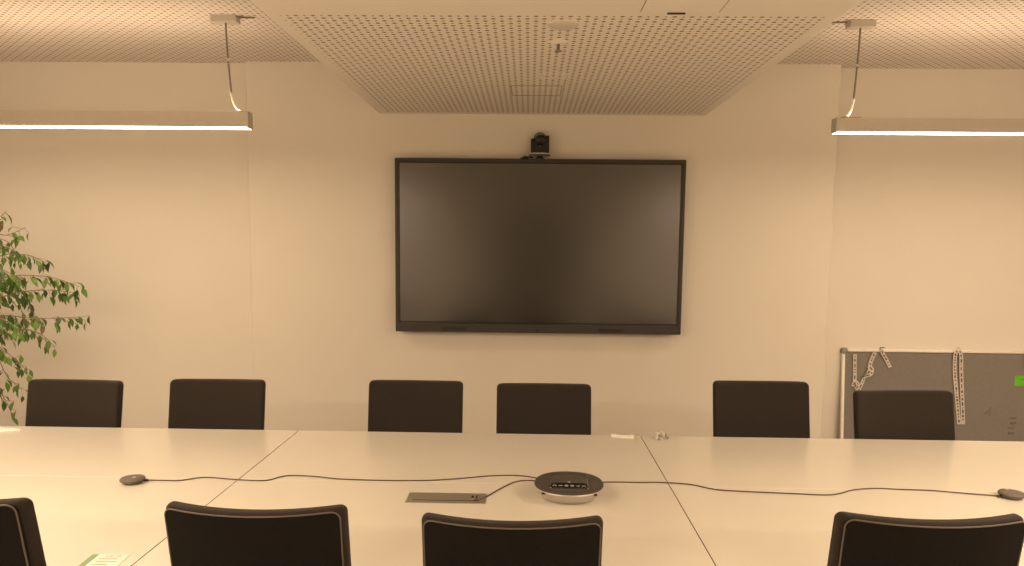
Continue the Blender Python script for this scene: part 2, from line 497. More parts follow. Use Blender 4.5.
bmesh.ops.translate(b, verts=b.verts[:], vec=(0.002, -0.018, 0.122)); obj('lens_barrel', b, M['black'], hd)
b = bmesh.new(); add_lathe(b, [(0.005, 0), (0.005, 0.003), (0.001, 0.0035)], 12)
bmesh.ops.rotate(b, verts=b.verts[:], cent=(0, 0, 0), matrix=Matrix.Rotation(radians(90), 3, 'X'))
bmesh.ops.translate(b, verts=b.verts[:], vec=(0.0, -0.030, 0.083)); obj('indicator', b, M['symbol'], t)
b = bmesh.new(); add_tube(b, smooth_path([(-0.045, 0.01, 0.012), (-0.075, 0.012, 0.014), (-0.10, 0.012, 0.016), (-0.118, 0.016, 0.008), (-0.13, 0.022, 0.004)]), 0.0065, 8)
add_box(b, (-0.118, 0.0, 0.001), (-0.076, 0.024, 0.018), 0.006); obj('cable_plug', b, M['black'], t)

# ------------------------------------------------------------------ conference tables
def table(label, x0, x1, y0, y1):
    g = 0.0012
    cx, cy = (x0 + x1) / 2, (y0 + y1) / 2
    t = thing('conference_table', label, 'table', (cx, cy, 0), group='conference tables pushed together')
    hx, hy = (x1 - x0) / 2 - g, (y1 - y0) / 2 - 0.0006
    b = box((-hx, -hy, TABLE_Z - 0.026), (hx, hy, TABLE_Z), 0.0018, 2)
    top = obj('tabletop', b, [M['table'], M['table_edge']], t)
    for p in top.data.polygons:
        if abs(p.normal.x) > 0.5 or p.normal.y < -2:
            p.material_index = 1
    for sx in (-1, 1):
        for sy in (-1, 1):
            b = bmesh.new()
            lx, ly = sx * (hx - 0.04), sy * (hy - 0.04)
            add_tube(b, [(lx, ly, 0.0), (lx, ly, TABLE_Z - 0.026)], 0.022, 16); obj('leg', b, M['metal'], t)
    b = bmesh.new()
    for sy in (-1, 1):
        add_box(b, (-hx + 0.06, sy * (hy - 0.04) - 0.012, TABLE_Z - 0.066), (hx - 0.06, sy * (hy - 0.04) + 0.012, TABLE_Z - 0.026))
    obj('under_frame', b, M['metal'], t, False)
    return t
table('pale laminate table at far left, behind the left microphone puck', SEAM_L - 1.8, SEAM_L, MID_Y, FAR_Y)
table('pale laminate table in the far middle, nearest below the wall screen', SEAM_L, SEAM_R, MID_Y, FAR_Y)
table('pale laminate table at far right, nearest the grey board', SEAM_R, SEAM_R + 1.8, MID_Y, FAR_Y)
table('pale laminate table at near left with the green-striped sheet on it', SEAM_L - 1.8, SEAM_L, NEAR_Y, MID_Y)
table('pale laminate table at near middle holding the power outlet plate', SEAM_L, SEAM_R, NEAR_Y, MID_Y)
table('pale laminate table at near right, under the right microphone puck', SEAM_R, SEAM_R + 1.8, NEAR_Y, MID_Y)

# ------------------------------------------------------------------ conference chairs
CW, CT, CZ0, CZ1 = 0.463, 0.046, 0.44, 0.937
RECL = radians(11)
DISH = 0.042
def bend(p):
    """Flat backrest coordinates (x, thickness toward the sitter, height) to the chair: dished across and leaning back."""
    x, d, z = p
    y = -0.216 + d + DISH * ((x / 0.23) ** 2 - 1) * min(1, max(0.3, (z - 0.40) / 0.35))
    zz = z - CZ1
    y += -zz * math.tan(RECL)
    return Vector((x, y, z + (0.006 * (abs(x) / .23) ** 2 if z > .85 else 0)))

def slab(w, d0, d1, z0, z1, bev, corner=0.0):
    b = bmesh.new()
    add_box(b, (-w / 2, d0, z0), (w / 2, d1, z1))
    if corner:
        es = [e for e in b.edges if abs((e.verts[0].co - e.verts[1].co).normalized().y) > 0.9]
        bmesh.ops.bevel(b, geom=es, offset=corner, segments=5, profile=0.5, affect='EDGES')
        es = [e for e in b.edges if abs((e.verts[0].co - e.verts[1].co).y) < 1e-6]
    else:
        es = b.edges[:]
    bmesh.ops.bevel(b, geom=es, offset=bev, segments=4, profile=0.5, affect='EDGES')
    for k in range(1, 12):
        x = -w / 2 + bev + (w - 2 * bev) * k / 12
        bmesh.ops.bisect_plane(b, geom=b.verts[:] + b.edges[:] + b.faces[:], plane_co=(x, 0, 0), plane_no=(1, 0, 0))
    for k in range(1, 6):
        z = z0 + (z1 - z0) * k / 6
        bmesh.ops.bisect_plane(b, geom=b.verts[:] + b.edges[:] + b.faces[:], plane_co=(0, 0, z), plane_no=(0, 0, 1))
    for v in b.verts:
        v.co = bend(v.co)
    return b

def make_chair(label, group):
    t = thing('conference_chair', label, 'chair', group=group)
    obj('backrest', slab(CW, 0.0, CT, CZ0, CZ1, 0.016, 0.020), M['fabric'], t)
    sw_, z0, z1 = CW - 0.018, CZ0 + 0.015, CZ1 - 0.005
    sh = obj('back_shell', slab(sw_, -0.012, 0.004, z0, z1, 0.004, 0.022), M['shell'], t)
    # piping round the shell
    loop = []
    r, hw = 0.022, sw_ / 2
    for cx, cz, a0 in ((hw - r, z1 - r, 0), (-hw + r, z1 - r, 90), (-hw + r, z0 + r, 180), (hw - r, z0 + r, 270)):
        for k in range(6):
            a = radians(a0 + 18 * k)
            loop.append((cx + r * cos(a), -0.010, cz + r * sin(a)))
    full = []
    for p, q in zip(loop, loop[1:] + loop[:1]):
        n = 10 if (Vector(p) - Vector(q)).length > 0.1 else 1
        for k in range(n):
            full.append(bend(Vector(p).lerp(Vector(q), k / n)))
    b = bmesh.new(); add_tube(b, full, 0.0022, 6, closed=True); obj('piping', b, M['piping'], sh)
    # seat cushion
    b = bmesh.new(); add_box(b, (-0.235, -0.20, 0.405), (0.235, 0.26, 0.475))
    bmesh.ops.bevel(b, geom=b.edges[:], offset=0.022, segments=4, profile=0.5, affect='EDGES')
    obj('seat', b, M['fabric'], t)
    obj('seat_base', box((-0.22, -0.19, 0.388), (0.22, 0.24, 0.408), 0.004), M['shell'], t)
    for s in (-1, 1):
        b = bmesh.new(); add_tube(b, smooth_path([(s * 0.20, 0.20, 0.0), (s * 0.20, 0.195, 0.385), (s * 0.20, 0.15, 0.392)], 4), 0.012, 10); obj('leg', b, M['metal'], t)
        b = bmesh.new(); add_tube(b, smooth_path([(s * 0.20, -0.22, 0.0), (s * 0.20, -0.17, 0.385), (s * 0.20, -0.12, 0.392)], 4), 0.012, 10); obj('leg', b, M['metal'], t)
        b = bmesh.new(); add_tube(b, smooth_path([(s * 0.15, -0.10, 0.392), (s * 0.15, -0.185, 0.395), (s * 0.15, -0.20, 0.46), (s * 0.15, -0.205, 0.50)], 4), 0.011, 10); obj('back_support', b, M['metal'], t)
    return t

chair0 = make_chair('black chair', 'black upholstered chairs round the table')
back_row = [   # x centre, y of the top front edge, turn, height factor, label
    (-2.213, 3.66, -2.5, 0.996, 'black fabric chair across the table, in front of the leafy plant'),
    (-1.520, 3.71, 1.0, 1.000, 'black fabric chair across the table, second along from the plant'),
    (-0.548, 3.73, 0.0, 1.004, 'black fabric chair facing us, under the left half of the wall screen'),
    (0.084, 3.74, 1.0, 0.995, 'black fabric chair facing us, under the conference camera'),
    (1.138, 3.73, 1.0, 1.026, 'black fabric chair facing us in the gap between screen and grey board'),
    (1.795, 3.635, 5.0, 1.006, 'black fabric chair standing in front of the grey board'),
]
front_row = [
    (-1.452, 1.86, -7.0, 1.036, 'black chair seen from behind, cut off by the left picture edge'),
    (-0.686, 1.88, -0.5, 1.016, 'black chair seen from behind, next to the green-striped sheet'),
    (-0.035, 1.89, 0.0, 0.993, 'black chair seen from behind, in front of the power outlet plate'),
    (1.006, 1.88, 1.0, 1.021, 'black chair seen from behind at near right, below right microphone puck'),
]
first = True
for rows, sgn in ((back_row, -1), (front_row, 1)):
    for x, y, turn, hz, lab in rows:
        rz = (pi if sgn < 0 else 0) + radians(turn)
        loc = (x, y + sgn * 0.20, 0)
        if first:
            c = chair0; c['label'] = lab; c.location = loc; c.rotation_euler = (0, 0, rz); first = False
        else:
            c = dup(chair0, lab, loc, rz)
        c.scale = (1.025 if x > 1.7 else 1, 1, hz)

# ------------------------------------------------------------------ things on the tables
TZ = TABLE_Z
# speakerphone hub
t = thing('speakerphone', 'oval silver and black conference speakerphone on middle of the table', 'speakerphone', (0.150, 2.645, TZ), radians(-2))
b = bmesh.new()
add_rings(b, [superloop(0.090, 0.095, 0.0, 64, 2.2), superloop(0.096, 0.102, 0.003, 64, 2.2), superloop(0.110, 0.119, 0.018, 64, 2.2), superloop(0.120, 0.132, 0.034, 64, 2.2), superloop(0.123, 0.136, 0.040, 64, 2.2), superloop(0.122, 0.135, 0.043, 64, 2.2)])
obj('body', b, M['hub_side'], t)
b = bmesh.new()
add_rings(b, [superloop(0.1215, 0.1345, 0.0425, 64, 2.2), superloop(0.120, 0.133, 0.046, 64, 2.2), superloop(0.108, 0.120, 0.0495, 64, 2.2), superloop(0.080, 0.090, 0.052, 64, 2.2), superloop(0.04, 0.04, 0.053, 64, 2.2)])
obj('speaker_mesh', b, M['hub_top'], t)
b = bmesh.new()
pc = (0.0, -0.022)
add_rings(b, [superloop(0.067, 0.083, 0.042, 48, 5, pc), superloop(0.067, 0.083, 0.0525, 48, 5, pc), superloop(0.062, 0.078, 0.056, 48, 5, pc), superloop(0.03, 0.04, 0.0565, 48, 4, pc)])
pn = obj('control_panel', b, M['hub_panel'], t)
b = bmesh.new()
add_rings(b, [superloop(0.063, 0.031, 0.0560, 40, 5, (0, -0.044)), superloop(0.063, 0.031, 0.0595, 40, 5, (0, -0.044)), superloop(0.060, 0.028, 0.0605, 40, 5, (0, -0.044))])
kp = obj('keypad', b, M['gloss_black'], pn); kp.location = (0, -0.026, -0.0022)
b = bmesh.new()
for k, x in enumerate((-0.050, -0.030, -0.010, 0.010, 0.030, 0.050)):
    if k in (0, 5):
        add_tube(b, smooth_path([(x - 0.006, -0.056, 0.0612), (x - 0.003, -0.050, 0.0612), (x + 0.003, -0.050, 0.0612), (x + 0.006, -0.056, 0.0612)], 3), 0.0013, 5)
    elif k in (1, 4):
        add_box(b, (x - 0.006, -0.0535, 0.0605), (x + 0.006, -0.051, 0.0615))
        if k == 4: add_box(b, (x - 0.00125, -0.058, 0.0605), (x + 0.00125, -0.0465, 0.0615))
    else:
        add_tube(b, [(x + 0.0055 * cos(a * pi / 5), -0.052 + 0.0055 * sin(a * pi / 5), 0.0612) for a in range(10)], 0.0012, 5, closed=True)
obj('button_symbols', b, M['symbol'], kp)
b = bmesh.new(); add_box(b, (-0.005, -0.020, 0.0580), (0.005, -0.008, 0.0618), 0.002); obj('status_light', b, M['symbol'], pn).location = (0, -0.018, -0.0025)
b = bmesh.new()
for s in (-1, 1):
    add_tube(b, smooth_path([(s * 0.066, -0.045, 0.0570), (s * 0.0655, -0.065, 0.0570), (s * 0.060, -0.075, 0.0560)], 4), 0.0022, 6)
obj('panel_trim', b, M['clip'], pn).location = (0, -0.022, -0.0025)
b = bmesh.new()
for s in (-1, 1):
    add_box(b, (s * 0.088 - 0.006, -0.106, 0.034), (s * 0.088 + 0.006, -0.096, 0.040), 0.001)
obj('seam_clip', b, M['black'], t)

# microphone pucks
def mic(label, x, y, rz):
    t = thing('microphone_puck', label, 'microphone', (x, y, TZ), rz, group='round grey extension microphones')
    b = bmesh.new(); add_lathe(b, [(0.030, 0.0), (0.034, 0.004), (0.0425, 0.013), (0.043, 0.016), (0.040, 0.020), (0.026, 0.0235), (0.0005, 0.0245)], 40); obj('body', b, M['mic'], t)
    b = bmesh.new(); add_lathe(b, [(0.0428, 0.0115), (0.0436, 0.013), (0.0428, 0.0145)], 40); obj('ring', b, M['hub_top'], t)
    b = bmesh.new(); add_lathe(b, [(0.006, 0.0235), (0.006, 0.0255), (0.002, 0.0262)], 16, (0.008, -0.016, 0)); obj('mute_button', b, M['hub_side'], t)
    b = bmesh.new(); add_tube(b, [(0.036, 0, 0.007), (0.052, 0, 0.006)], 0.0045, 8); obj('cable_socket', b, M['black'], t)
    return t
m1 = mic('round grey microphone puck on the left table, near the plant side', -1.437, 2.700, radians(18))
m2 = dup(m1, 'round grey microphone puck on the right table, near the grey board', (1.729, 2.700, TZ), radians(184))

def cable(label, pts, r=0.0024, z=None, ends=None):
    b = bmesh.new()
    zz = TZ + r + 0.0002
    P = [(x, y, zz) for x, y in pts]
    if ends:
        if ends[0] is not None: P[0] = (*pts[0], TZ + ends[0])
        if ends[1] is not None: P[-1] = (*pts[-1], TZ + ends[1])
    add_tube(b, smooth_path(P, 6), r, 8)
    return tag(obj('cable', b, M['cable'], wn=False), label, 'cable', 'thin purple cables on the table')
cable('thin purple cable running from left microphone puck to the speakerphone',
      [(-1.389, 2.716), (-1.334, 2.727), (-1.276, 2.73), (-1.201, 2.771), (-1.081, 2.752), (-0.967, 2.746), (-0.925, 2.792), (-0.887, 2.813), (-0.797, 2.805), (-0.696, 2.779), (-0.526, 2.77), (-0.378, 2.778), (-0.268, 2.803), (-0.139, 2.848), (-0.044, 2.859), (0.030, 2.835), (0.078, 2.755)], ends=(0.006, 0.012))
cable('thin purple cable running from speakerphone to the right microphone puck',
      [(0.228, 2.745), (0.30, 2.795), (0.423, 2.797), (0.498, 2.801), (0.606, 2.783), (0.685, 2.729), (0.788, 2.711), (0.944, 2.697), (1.065, 2.687), (1.126, 2.707), (1.19, 2.75), (1.279, 2.772), (1.366, 2.765), (1.472, 2.759), (1.57, 2.735), (1.678, 2.697)], ends=(0.012, 0.006))
cable('short purple cable curving from the power outlet plate to the speakerphone',
      [(-0.178, 2.552), (-0.150, 2.585), (-0.095, 2.693), (-0.042, 2.778), (0.020, 2.80), (0.068, 2.735)], ends=(0.007, 0.012))

# power outlet plate let into the table top
t = thing('power_outlet_plate', 'brushed metal cable outlet plate with flap, set in the table top', 'outlet plate', (-0.2755, 2.5875, TZ))
obj('frame_plate', box((-0.137, -0.053, 0), (0.137, 0.053, 0.0022), 0.0008), M['plate'], t)
obj('flap', box((-0.118, -0.024, 0.0015), (0.118, 0.046, 0.0038), 0.0008), M['plate'], t)
obj('cable_slot', box((-0.118, -0.029, 0.0012), (0.112, -0.0245, 0.0030)), M['rim'], t, False)
b = bmesh.new()
add_box(b, (0.084, -0.014, 0.0036), (0.094, 0.012, 0.0075), 0.001); add_box(b, (0.100, -0.016, 0.0036), (0.106, 0.02, 0.0065), 0.001)
obj('flap_catch', b, M['clip'], t)

# paper pieces
def sheet(w, d, z=0.0006, curl=0.0, n=8):
    b = bmesh.new()
    top = []; 
    for s in (0.0, z):
        top.append([])
    R = []
    for i in range(n + 1):
        x = -w / 2 + w * i / n
        lift = curl * (2 * i / n - 1) ** 2
        R.append([Vector((x, -d / 2, lift)), Vector((x, d / 2, lift)), Vector((x, d / 2, lift + z)), Vector((x, -d / 2, lift + z))])
    return add_rings(b, R)
t = thing('printed_sheet', 'small white printed sheet with green stripe on near left table', 'paper', (-1.160, 1.983, TZ + 0.0003), radians(3))
obj('sheet', sheet(0.104, 0.148, 0.0012), M['paper'], t, False)
obj('green_band', box((-0.052, -0.074, 0.0012), (-0.034, 0.074, 0.0017)), M['green_print'], t, False)
b = bmesh.new()
for k, (xa, xb) in enumerate(((-0.01, 0.012), (0.018, 0.034), (-0.02, 0.03), (-0.02, 0.038), (-0.02, 0.02), (-0.02, 0.036), (-0.02, 0.01))):
    y = 0.062 - (0 if k < 2 else (k - 1) * 0.019)
    add_box(b, (xa, y - 0.003, 0.0012), (xb, y + 0.003, 0.0016))
obj('printed_lines', b, M['grey_print'], t, False)

t = thing('paper_tissue', 'folded white paper tissue at the far table edge right of centre', 'tissue', (0.440, 3.485, TZ), radians(-4))
b = bmesh.new()
R = []
for i in range(13):
    u = i / 12; x = -0.052 + 0.104 * u
    wd = 0.018 * (0.35 + 0.65 * min(1, u * 2.2))
    lift = 0.001 + 0.006 * (1 - u) ** 3 + 0.010 * max(0, u - .7) + 0.0012 * sin(u * 9)
    R.append([Vector((x, -wd + .01 * (1 - u), 0.0004)), Vector((x, wd, 0.0004 + 0.5 * lift)), Vector((x, wd * .8, lift + 0.006)), Vector((x, 0, lift + 0.004 + .001 * sin(u * 14))), Vector((x, -wd * .85 + .01 * (1 - u), lift + 0.003))])
add_rings(b, R)
obj('folded_paper', b, M['paper'], t, wn=False)

t = thing('clear_wrapper', 'crumpled clear plastic wrapper beside the right seam on far table edge', 'wrapper', (0.618, 3.455, TZ))
b = bmesh.new()
rnd = random.Random(4)
for k in range(6):
    a = rnd.uniform(0, pi); x0 = rnd.uniform(-0.02, 0.03); y0 = rnd.uniform(-0.015, 0.02)
    pts = [(x0 - 0.02 * cos(a), y0 - 0.012 * sin(a), 0.004), (x0 - .004, y0, rnd.uniform(0.015, 0.034)), (x0 + 0.02 * cos(a), y0 + 0.012 * sin(a), 0.004)]
    add_strip(b, smooth_path(pts, 5), (-sin(a), cos(a), 0.3), (0.3, 0.2, 1), 0.018, 0.0010)
obj('film', b, M['clear'], t, wn=False)
b = bmesh.new()
add_strip(b, smooth_path([(-0.026, 0.010, 0.030), (-0.012, 0.0, 0.012), (-0.002, -0.012, 0.002)], 5), (1, 0.5, 0), (0, -0.6, 1), 0.012, 0.001)
obj('white_tab', b, M['paper'], t, wn=False)
b = bmesh.new()
add_tube(b, [(0.020 + 0.012 * cos(a * pi / 6), 0.0, 0.0135 + 0.012 * sin(a * pi / 6)) for a in range(12)], 0.0012, 5, closed=True); obj('wire_ring', b, M['clip'], t)

t = thing('paper_napkin', 'white crumpled napkin on far left table edge before the plant', 'napkin', (-2.42, 3.435, TZ), radians(8))
b = bmesh.new()
R = []
for i in range(15):
    u = i / 14; x = -0.13 + 0.20 * u
    wd = 0.045 * (1 - 0.75 * u ** 2)
    lift = 0.020 * (1 - u) ** 0.8 + 0.003 * sin(u * 17)
    R.append([Vector((x, -wd, 0.0005)), Vector((x, wd, 0.0005)), Vector((x, wd * .8, lift * .6 + .003)), Vector((x, wd * .1, lift + .003)), Vector((x, -wd * .8, lift * .55 + .002))])
add_rings(b, R)
obj('crumpled_paper', b, M['paper'], t, wn=False)

# ------------------------------------------------------------------ grey writing board leaning on the wall
BX0, BW, BH = 2.230, 1.80, 0.910
BY0, BYT = 5.385, 5.462
lean = math.atan2(BYT - BY0, BH)
BLOC = Vector((BX0, BY0, 0.0))
BROT = (-lean, 0, 0)
bt = thing('writing_board', 'grey aluminium-framed writing board standing on the floor against the right wall', 'board', BLOC)
bt.rotation_euler = BROT
obj('board_panel', box((0.012, 0.002, 0.014), (BW - 0.012, 0.012, BH - 0.014)), M['board'], bt, False)
b = bmesh.new()
add_box(b, (0.02, -0.008, BH - 0.020), (BW - 0.02, 0.022, BH), 0.005); add_box(b, (0.02, -0.006, 0), (BW - 0.02, 0.016, 0.018), 0.003)
add_box(b, (0, -0.006, 0.02), (0.020, 0.016, BH - 0.02), 0.003); add_box(b, (BW - 0.020, -0.006, 0.02), (BW, 0.016, BH - 0.02), 0.003)
obj('frame', b, M['board_frame'], bt)
for cx, cz in ((0.014, BH - 0.014), (BW - 0.014, BH - 0.014), (0.014, 0.0145), (BW - 0.014, 0.0145)):
    b = bmesh.new()
    add_rings(b, [[Vector((cx + p.x, y, cz + p.y)) for p in superloop(r, r, 0, 32, 2.6)] for y, r in ((0.024, 0.0215), (-0.009, 0.0225), (-0.013, 0.019), (-0.014, 0.008))])
    obj('corner_cap', b, M['board_cap'], bt)
rnd = random.Random(11)
for col, x0 in enumerate((1.195, 1.295, 1.395)):
    for row in range(4):
        z = 0.434 - row * 0.036
        x = x0 + (-0.018 if row > 1 and col == 0 else 0)
        pts = []
        for k in range(4):
            xa = x + k * 0.012 + rnd.uniform(-.002, .002)
            h0 = rnd.uniform(0.004, 0.008)
            pts += [(xa - 0.003, 0.0012, z - h0), (xa, 0.0012, z + h0), (xa + 0.003, 0.0012, z - h0 * rnd.uniform(-.5, 1))]
        b = bmesh.new(); add_tube(b, smooth_path(pts, 3), 0.0012, 4)
        obj('handwritten_word', b, M['marker'], bt, wn=False)
b = bmesh.new()
for k in range(5):
    a = rnd.uniform(-1, 1)
    add_tube(b, smooth_path([(1.02 + .02 * a, 0.0014, 0.47 + 0.012 * k - 0.02), (1.035, 0.0014, 0.475 + 0.01 * k - 0.02), (1.055, 0.0014, 0.47 + 0.012 * k - 0.015 + .008 * a)], 3), 0.0022, 4)
obj('smudge', b, M['smudge'], bt, wn=False)

def on_board(name, label, cat, x, z, group=None):
    t = thing(name, label, cat, (0, 0, 0), 0, group)
    t.rotation_euler = BROT
    mt = Euler(BROT).to_matrix()
    t.location = BLOC + mt @ Vector((x, -0.0005, z))
    return t

# green sticky note
t = on_board('sticky_note', 'bright green sticky note on the grey board', 'sticky note', 1.252, 0.697)
obj('note', box((-0.040, -0.0008, -0.036), (0.040, 0.0014, 0.036)), M['note'], t, False)
b = bmesh.new()
for xa, za in ((-0.026, 0.026), (0.000, 0.006), (0.014, 0.010), (0.026, 0.022)):
    add_box(b, (xa, -0.0014, za), (xa + 0.007, -0.0007, za + 0.006))
obj('pen_marks', b, M['note_ink'], t, False)

def ribbon(t, pts, w=0.022, name='ribbon', seed=1, hook=False):
    """White lanyard ribbon lying along the board (x, z, stand-off) with printed dashes."""
    P = smooth_path([Vector((x, -0.004 - d - (0.006 if z > 0.86 else 0), z)) for x, z, d in pts], 8)
    b = bmesh.new()
    tang = [(P[min(i + 1, len(P) - 1)] - P[max(i - 1, 0)]).normalized() for i in range(len(P))]
    side = [tt.cross(Vector((0, 1, 0))) for tt in tang]
    add_strip(b, P, side, (0, 1, 0), w, 0.0012)
    rb = obj(name, b, M['lanyard'], t, wn=False)
    rn = random.Random(seed)
    b = bmesh.new()
    s = 0.012; acc = 0.0
    total = sum((P[i + 1] - P[i]).length for i in range(len(P) - 1))
    def at(dist):
        a = 0
        for i in range(len(P) - 1):
            l = (P[i + 1] - P[i]).length
            if a + l >= dist:
                return P[i].lerp(P[i + 1], (dist - a) / l), side[i].normalized(), tang[i]
            a += l
        return P[-1], side[-1].normalized(), tang[-1]
    while s < total - 0.02:
        L = rn.choice((0.010, 0.018, 0.026, 0.008))
        p0, sd, tg = at(s); p1, _, _ = at(min(total, s + L))
        off = Vector((0, -0.0011, 0))
        add_strip(b, [p0 + off, p1 + off], sd, (0, 1, 0), w * rn.uniform(0.25, 0.45), 0.0008)
        s += L + rn.uniform(0.008, 0.02)
    obj('print', b, M['lanyard_ink'], rb, wn=False)
    return rb
def hook(t, x, z, r=0.011):
    b = bmesh.new()
    add_tube(b, [(x + r * cos(a), -0.0125, z + 1.35 * r * sin(a)) for a in [k * pi / 6 for k in range(-2, 9)]], 0.0018, 6)
    add_tube(b, [(x, -0.0125, z - r * 1.2), (x, -0.0125, z - r * 2.0)], 0.003, 6)
    obj('hook', b, M['clip'], t)

DX = 0.014
g = 'printed white lanyards hanging on the grey board'
t = on_board('lanyard', 'knotted white printed lanyard at the top left corner of grey board', 'lanyard', DX, 0, g)
ribbon(t, [(0.072, 0.872, 0.001), (0.074, 0.80, 0.001), (0.075, 0.72, 0.002), (0.074, 0.665, 0.004)], 0.025, seed=2)
ribbon(t, [(0.212, 0.886, 0.006), (0.196, 0.850, 0.003), (0.180, 0.80, 0.004), (0.176, 0.765, 0.010), (0.165, 0.735, 0.006)], 0.027, seed=3)
ribbon(t, [(0.166, 0.790, 0.010), (0.190, 0.770, 0.014), (0.184, 0.735, 0.014), (0.158, 0.722, 0.010), (0.140, 0.712, 0.006)], 0.024, seed=5)
ribbon(t, [(0.140, 0.712, 0.004), (0.132, 0.68, 0.003), (0.112, 0.635, 0.002), (0.092, 0.59, 0.002)], 0.023, seed=6)
ribbon(t, [(0.060, 0.645, 0.004), (0.072, 0.672, 0.010), (0.092, 0.668, 0.010), (0.096, 0.640, 0.008), (0.078, 0.625, 0.005)], 0.024, seed=7)
b = bmesh.new(); add_tube(b, smooth_path([(0.118, -0.012, 0.700), (0.135, -0.014, 0.716), (0.155, -0.014, 0.722)], 4), 0.005, 8); obj('metal_clip', b, M['lamp_dark'], t)
t = on_board('lanyard', 'short white lanyard end hooked over top edge of grey board', 'lanyard', DX, 0, g)
ribbon(t, [(0.252, 0.908, 0.008), (0.268, 0.875, 0.003), (0.296, 0.832, 0.002), (0.322, 0.782, 0.002)], 0.025, seed=8)
b = bmesh.new(); add_tube(b, smooth_path([(0.246, -0.010, 0.908), (0.250, -0.008, 0.922), (0.272, -0.006, 0.922), (0.284, 0.004, 0.920)], 4), 0.0035, 6); obj('hook', b, M['lamp_dark'], t)
t = on_board('lanyard', 'long white printed lanyard hanging in two strands beside the right chair', 'lanyard', DX, 0, g)
ribbon(t, [(0.790, 0.912, 0.006), (0.772, 0.878, 0.003), (0.775, 0.76, 0.001), (0.792, 0.60, 0.001), (0.806, 0.47, 0.001), (0.815, 0.385, 0.001)], 0.027, seed=9)
ribbon(t, [(0.795, 0.912, 0.006), (0.812, 0.875, 0.003), (0.820, 0.76, 0.002), (0.830, 0.60, 0.002), (0.838, 0.47, 0.002), (0.842, 0.385, 0.002)], 0.027, seed=10)
hook(t, 0.793, 0.918, 0.009)
t = on_board('lanyard', 'white lanyard strand hanging above the green note, cut by picture edge', 'lanyard', DX, 0, g)
ribbon(t, [(1.270, 0.908, 0.006), (1.270, 0.87, 0.001), (1.271, 0.82, 0.001), (1.272, 0.768, 0.001)], 0.027, seed=12)

# ------------------------------------------------------------------ weeping fig by the left wall
PX, PY = -3.62, 4.78
t = thing('potted_fig_tree', 'tall leafy green weeping fig at the left picture edge by the wall', 'plant', (0, 0, 0))
t.location = (PX, PY, 0)
b = bmesh.new(); add_lathe(b, [(0.15, 0.0), (0.16, 0.01), (0.20, 0.34), (0.205, 0.36), (0.19, 0.36), (0.185, 0.33)], 40); obj('pot', b, M['pot'], t)
b = bmesh.new(); add_lathe(b, [(0.18, 0.30), (0.184, 0.325), (0.10, 0.335), (0.001, 0.34)], 32); obj('soil', b, M['soil'], t)
rnd = random.Random(21)
tb = bmesh.new(); lb = bmesh.new()
add_tube(tb, smooth_path([(0, 0, 0.32), (0.02, 0.01, 0.7), (-0.02, 0, 1.1), (0.02, 0, 1.5), (0.05, 0, 1.75)], 6), 0.026, 10, r_end=0.010)
def leaf(p, dr, size, roll):
    """A pointed oval leaf starting at p, pointing along dr, folded along its midrib."""
    dr = dr.normalized()
    s = dr.cross(Vector((0, 0, 1)))
    if s.length < 0.05: s = Vector((1, 0, 0))
    s = (Matrix.Rotation(roll, 3, dr) @ s.normalized())
    nn = s.cross(dr)
    sh = [(0.0, 0.0, 0), (0.16, 0.10, 0), (0.40, 0.215, .02), (0.65, 0.175, .0), (0.85, 0.07, -.05), (1.0, 0.0, -.12)]
    mid = [lb.verts.new(p + dr * (a * size) + nn * (c * size)) for a, w, c in sh]
    for sg in (-1, 1):
        ed = [lb.verts.new(p + dr * (a * size) + s * (sg * w * size) + nn * ((c + 0.45 * w) * size)) for a, w, c in sh[1:-1]]
        lb.faces.new((mid[0], mid[1], ed[0]) if sg > 0 else (mid[1], mid[0], ed[0]))
        for i in range(len(ed) - 1):
            q = (mid[i + 1], mid[i + 2], ed[i + 1], ed[i])
            lb.faces.new(q if sg > 0 else q[::-1])
        q = (mid[-2], mid[-1], ed[-1])
        lb.faces.new(q if sg > 0 else q[::-1])
def branch(pts, nl, size=0.062, start=0.25, r=0.0045, spread=0.055):
    P = smooth_path([Vector(p) for p in pts], 8)
    add_tube(tb, P, r, 6, r_end=0.0015)
    for k in range(nl):
        u = start + (1 - start) * (k + rnd.uniform(0, .9)) / nl
        f = min(u, 0.999) * (len(P) - 1); i = int(f)
        p = P[i].lerp(P[i + 1], f - i)
        tan = (P[i + 1] - P[i]).normalized()
        o = Vector((rnd.uniform(-1, 1), rnd.uniform(-1, 1), rnd.uniform(-1, .2)))
        o = o.normalized() * rnd.uniform(0.2, 1) * spread
        add_tube(tb, [p, p + o], 0.0012, 4)
        dr = Vector((rnd.uniform(-.8, .8), rnd.uniform(-.7, .7), -1.0)) + tan * rnd.uniform(0.0, .9)
        leaf(p + o, dr, size * rnd.uniform(0.72, 1.15), rnd.uniform(-.9, .9))
def W(x, y, z):   # world to plant space
    return (x - PX, y - PY, z)
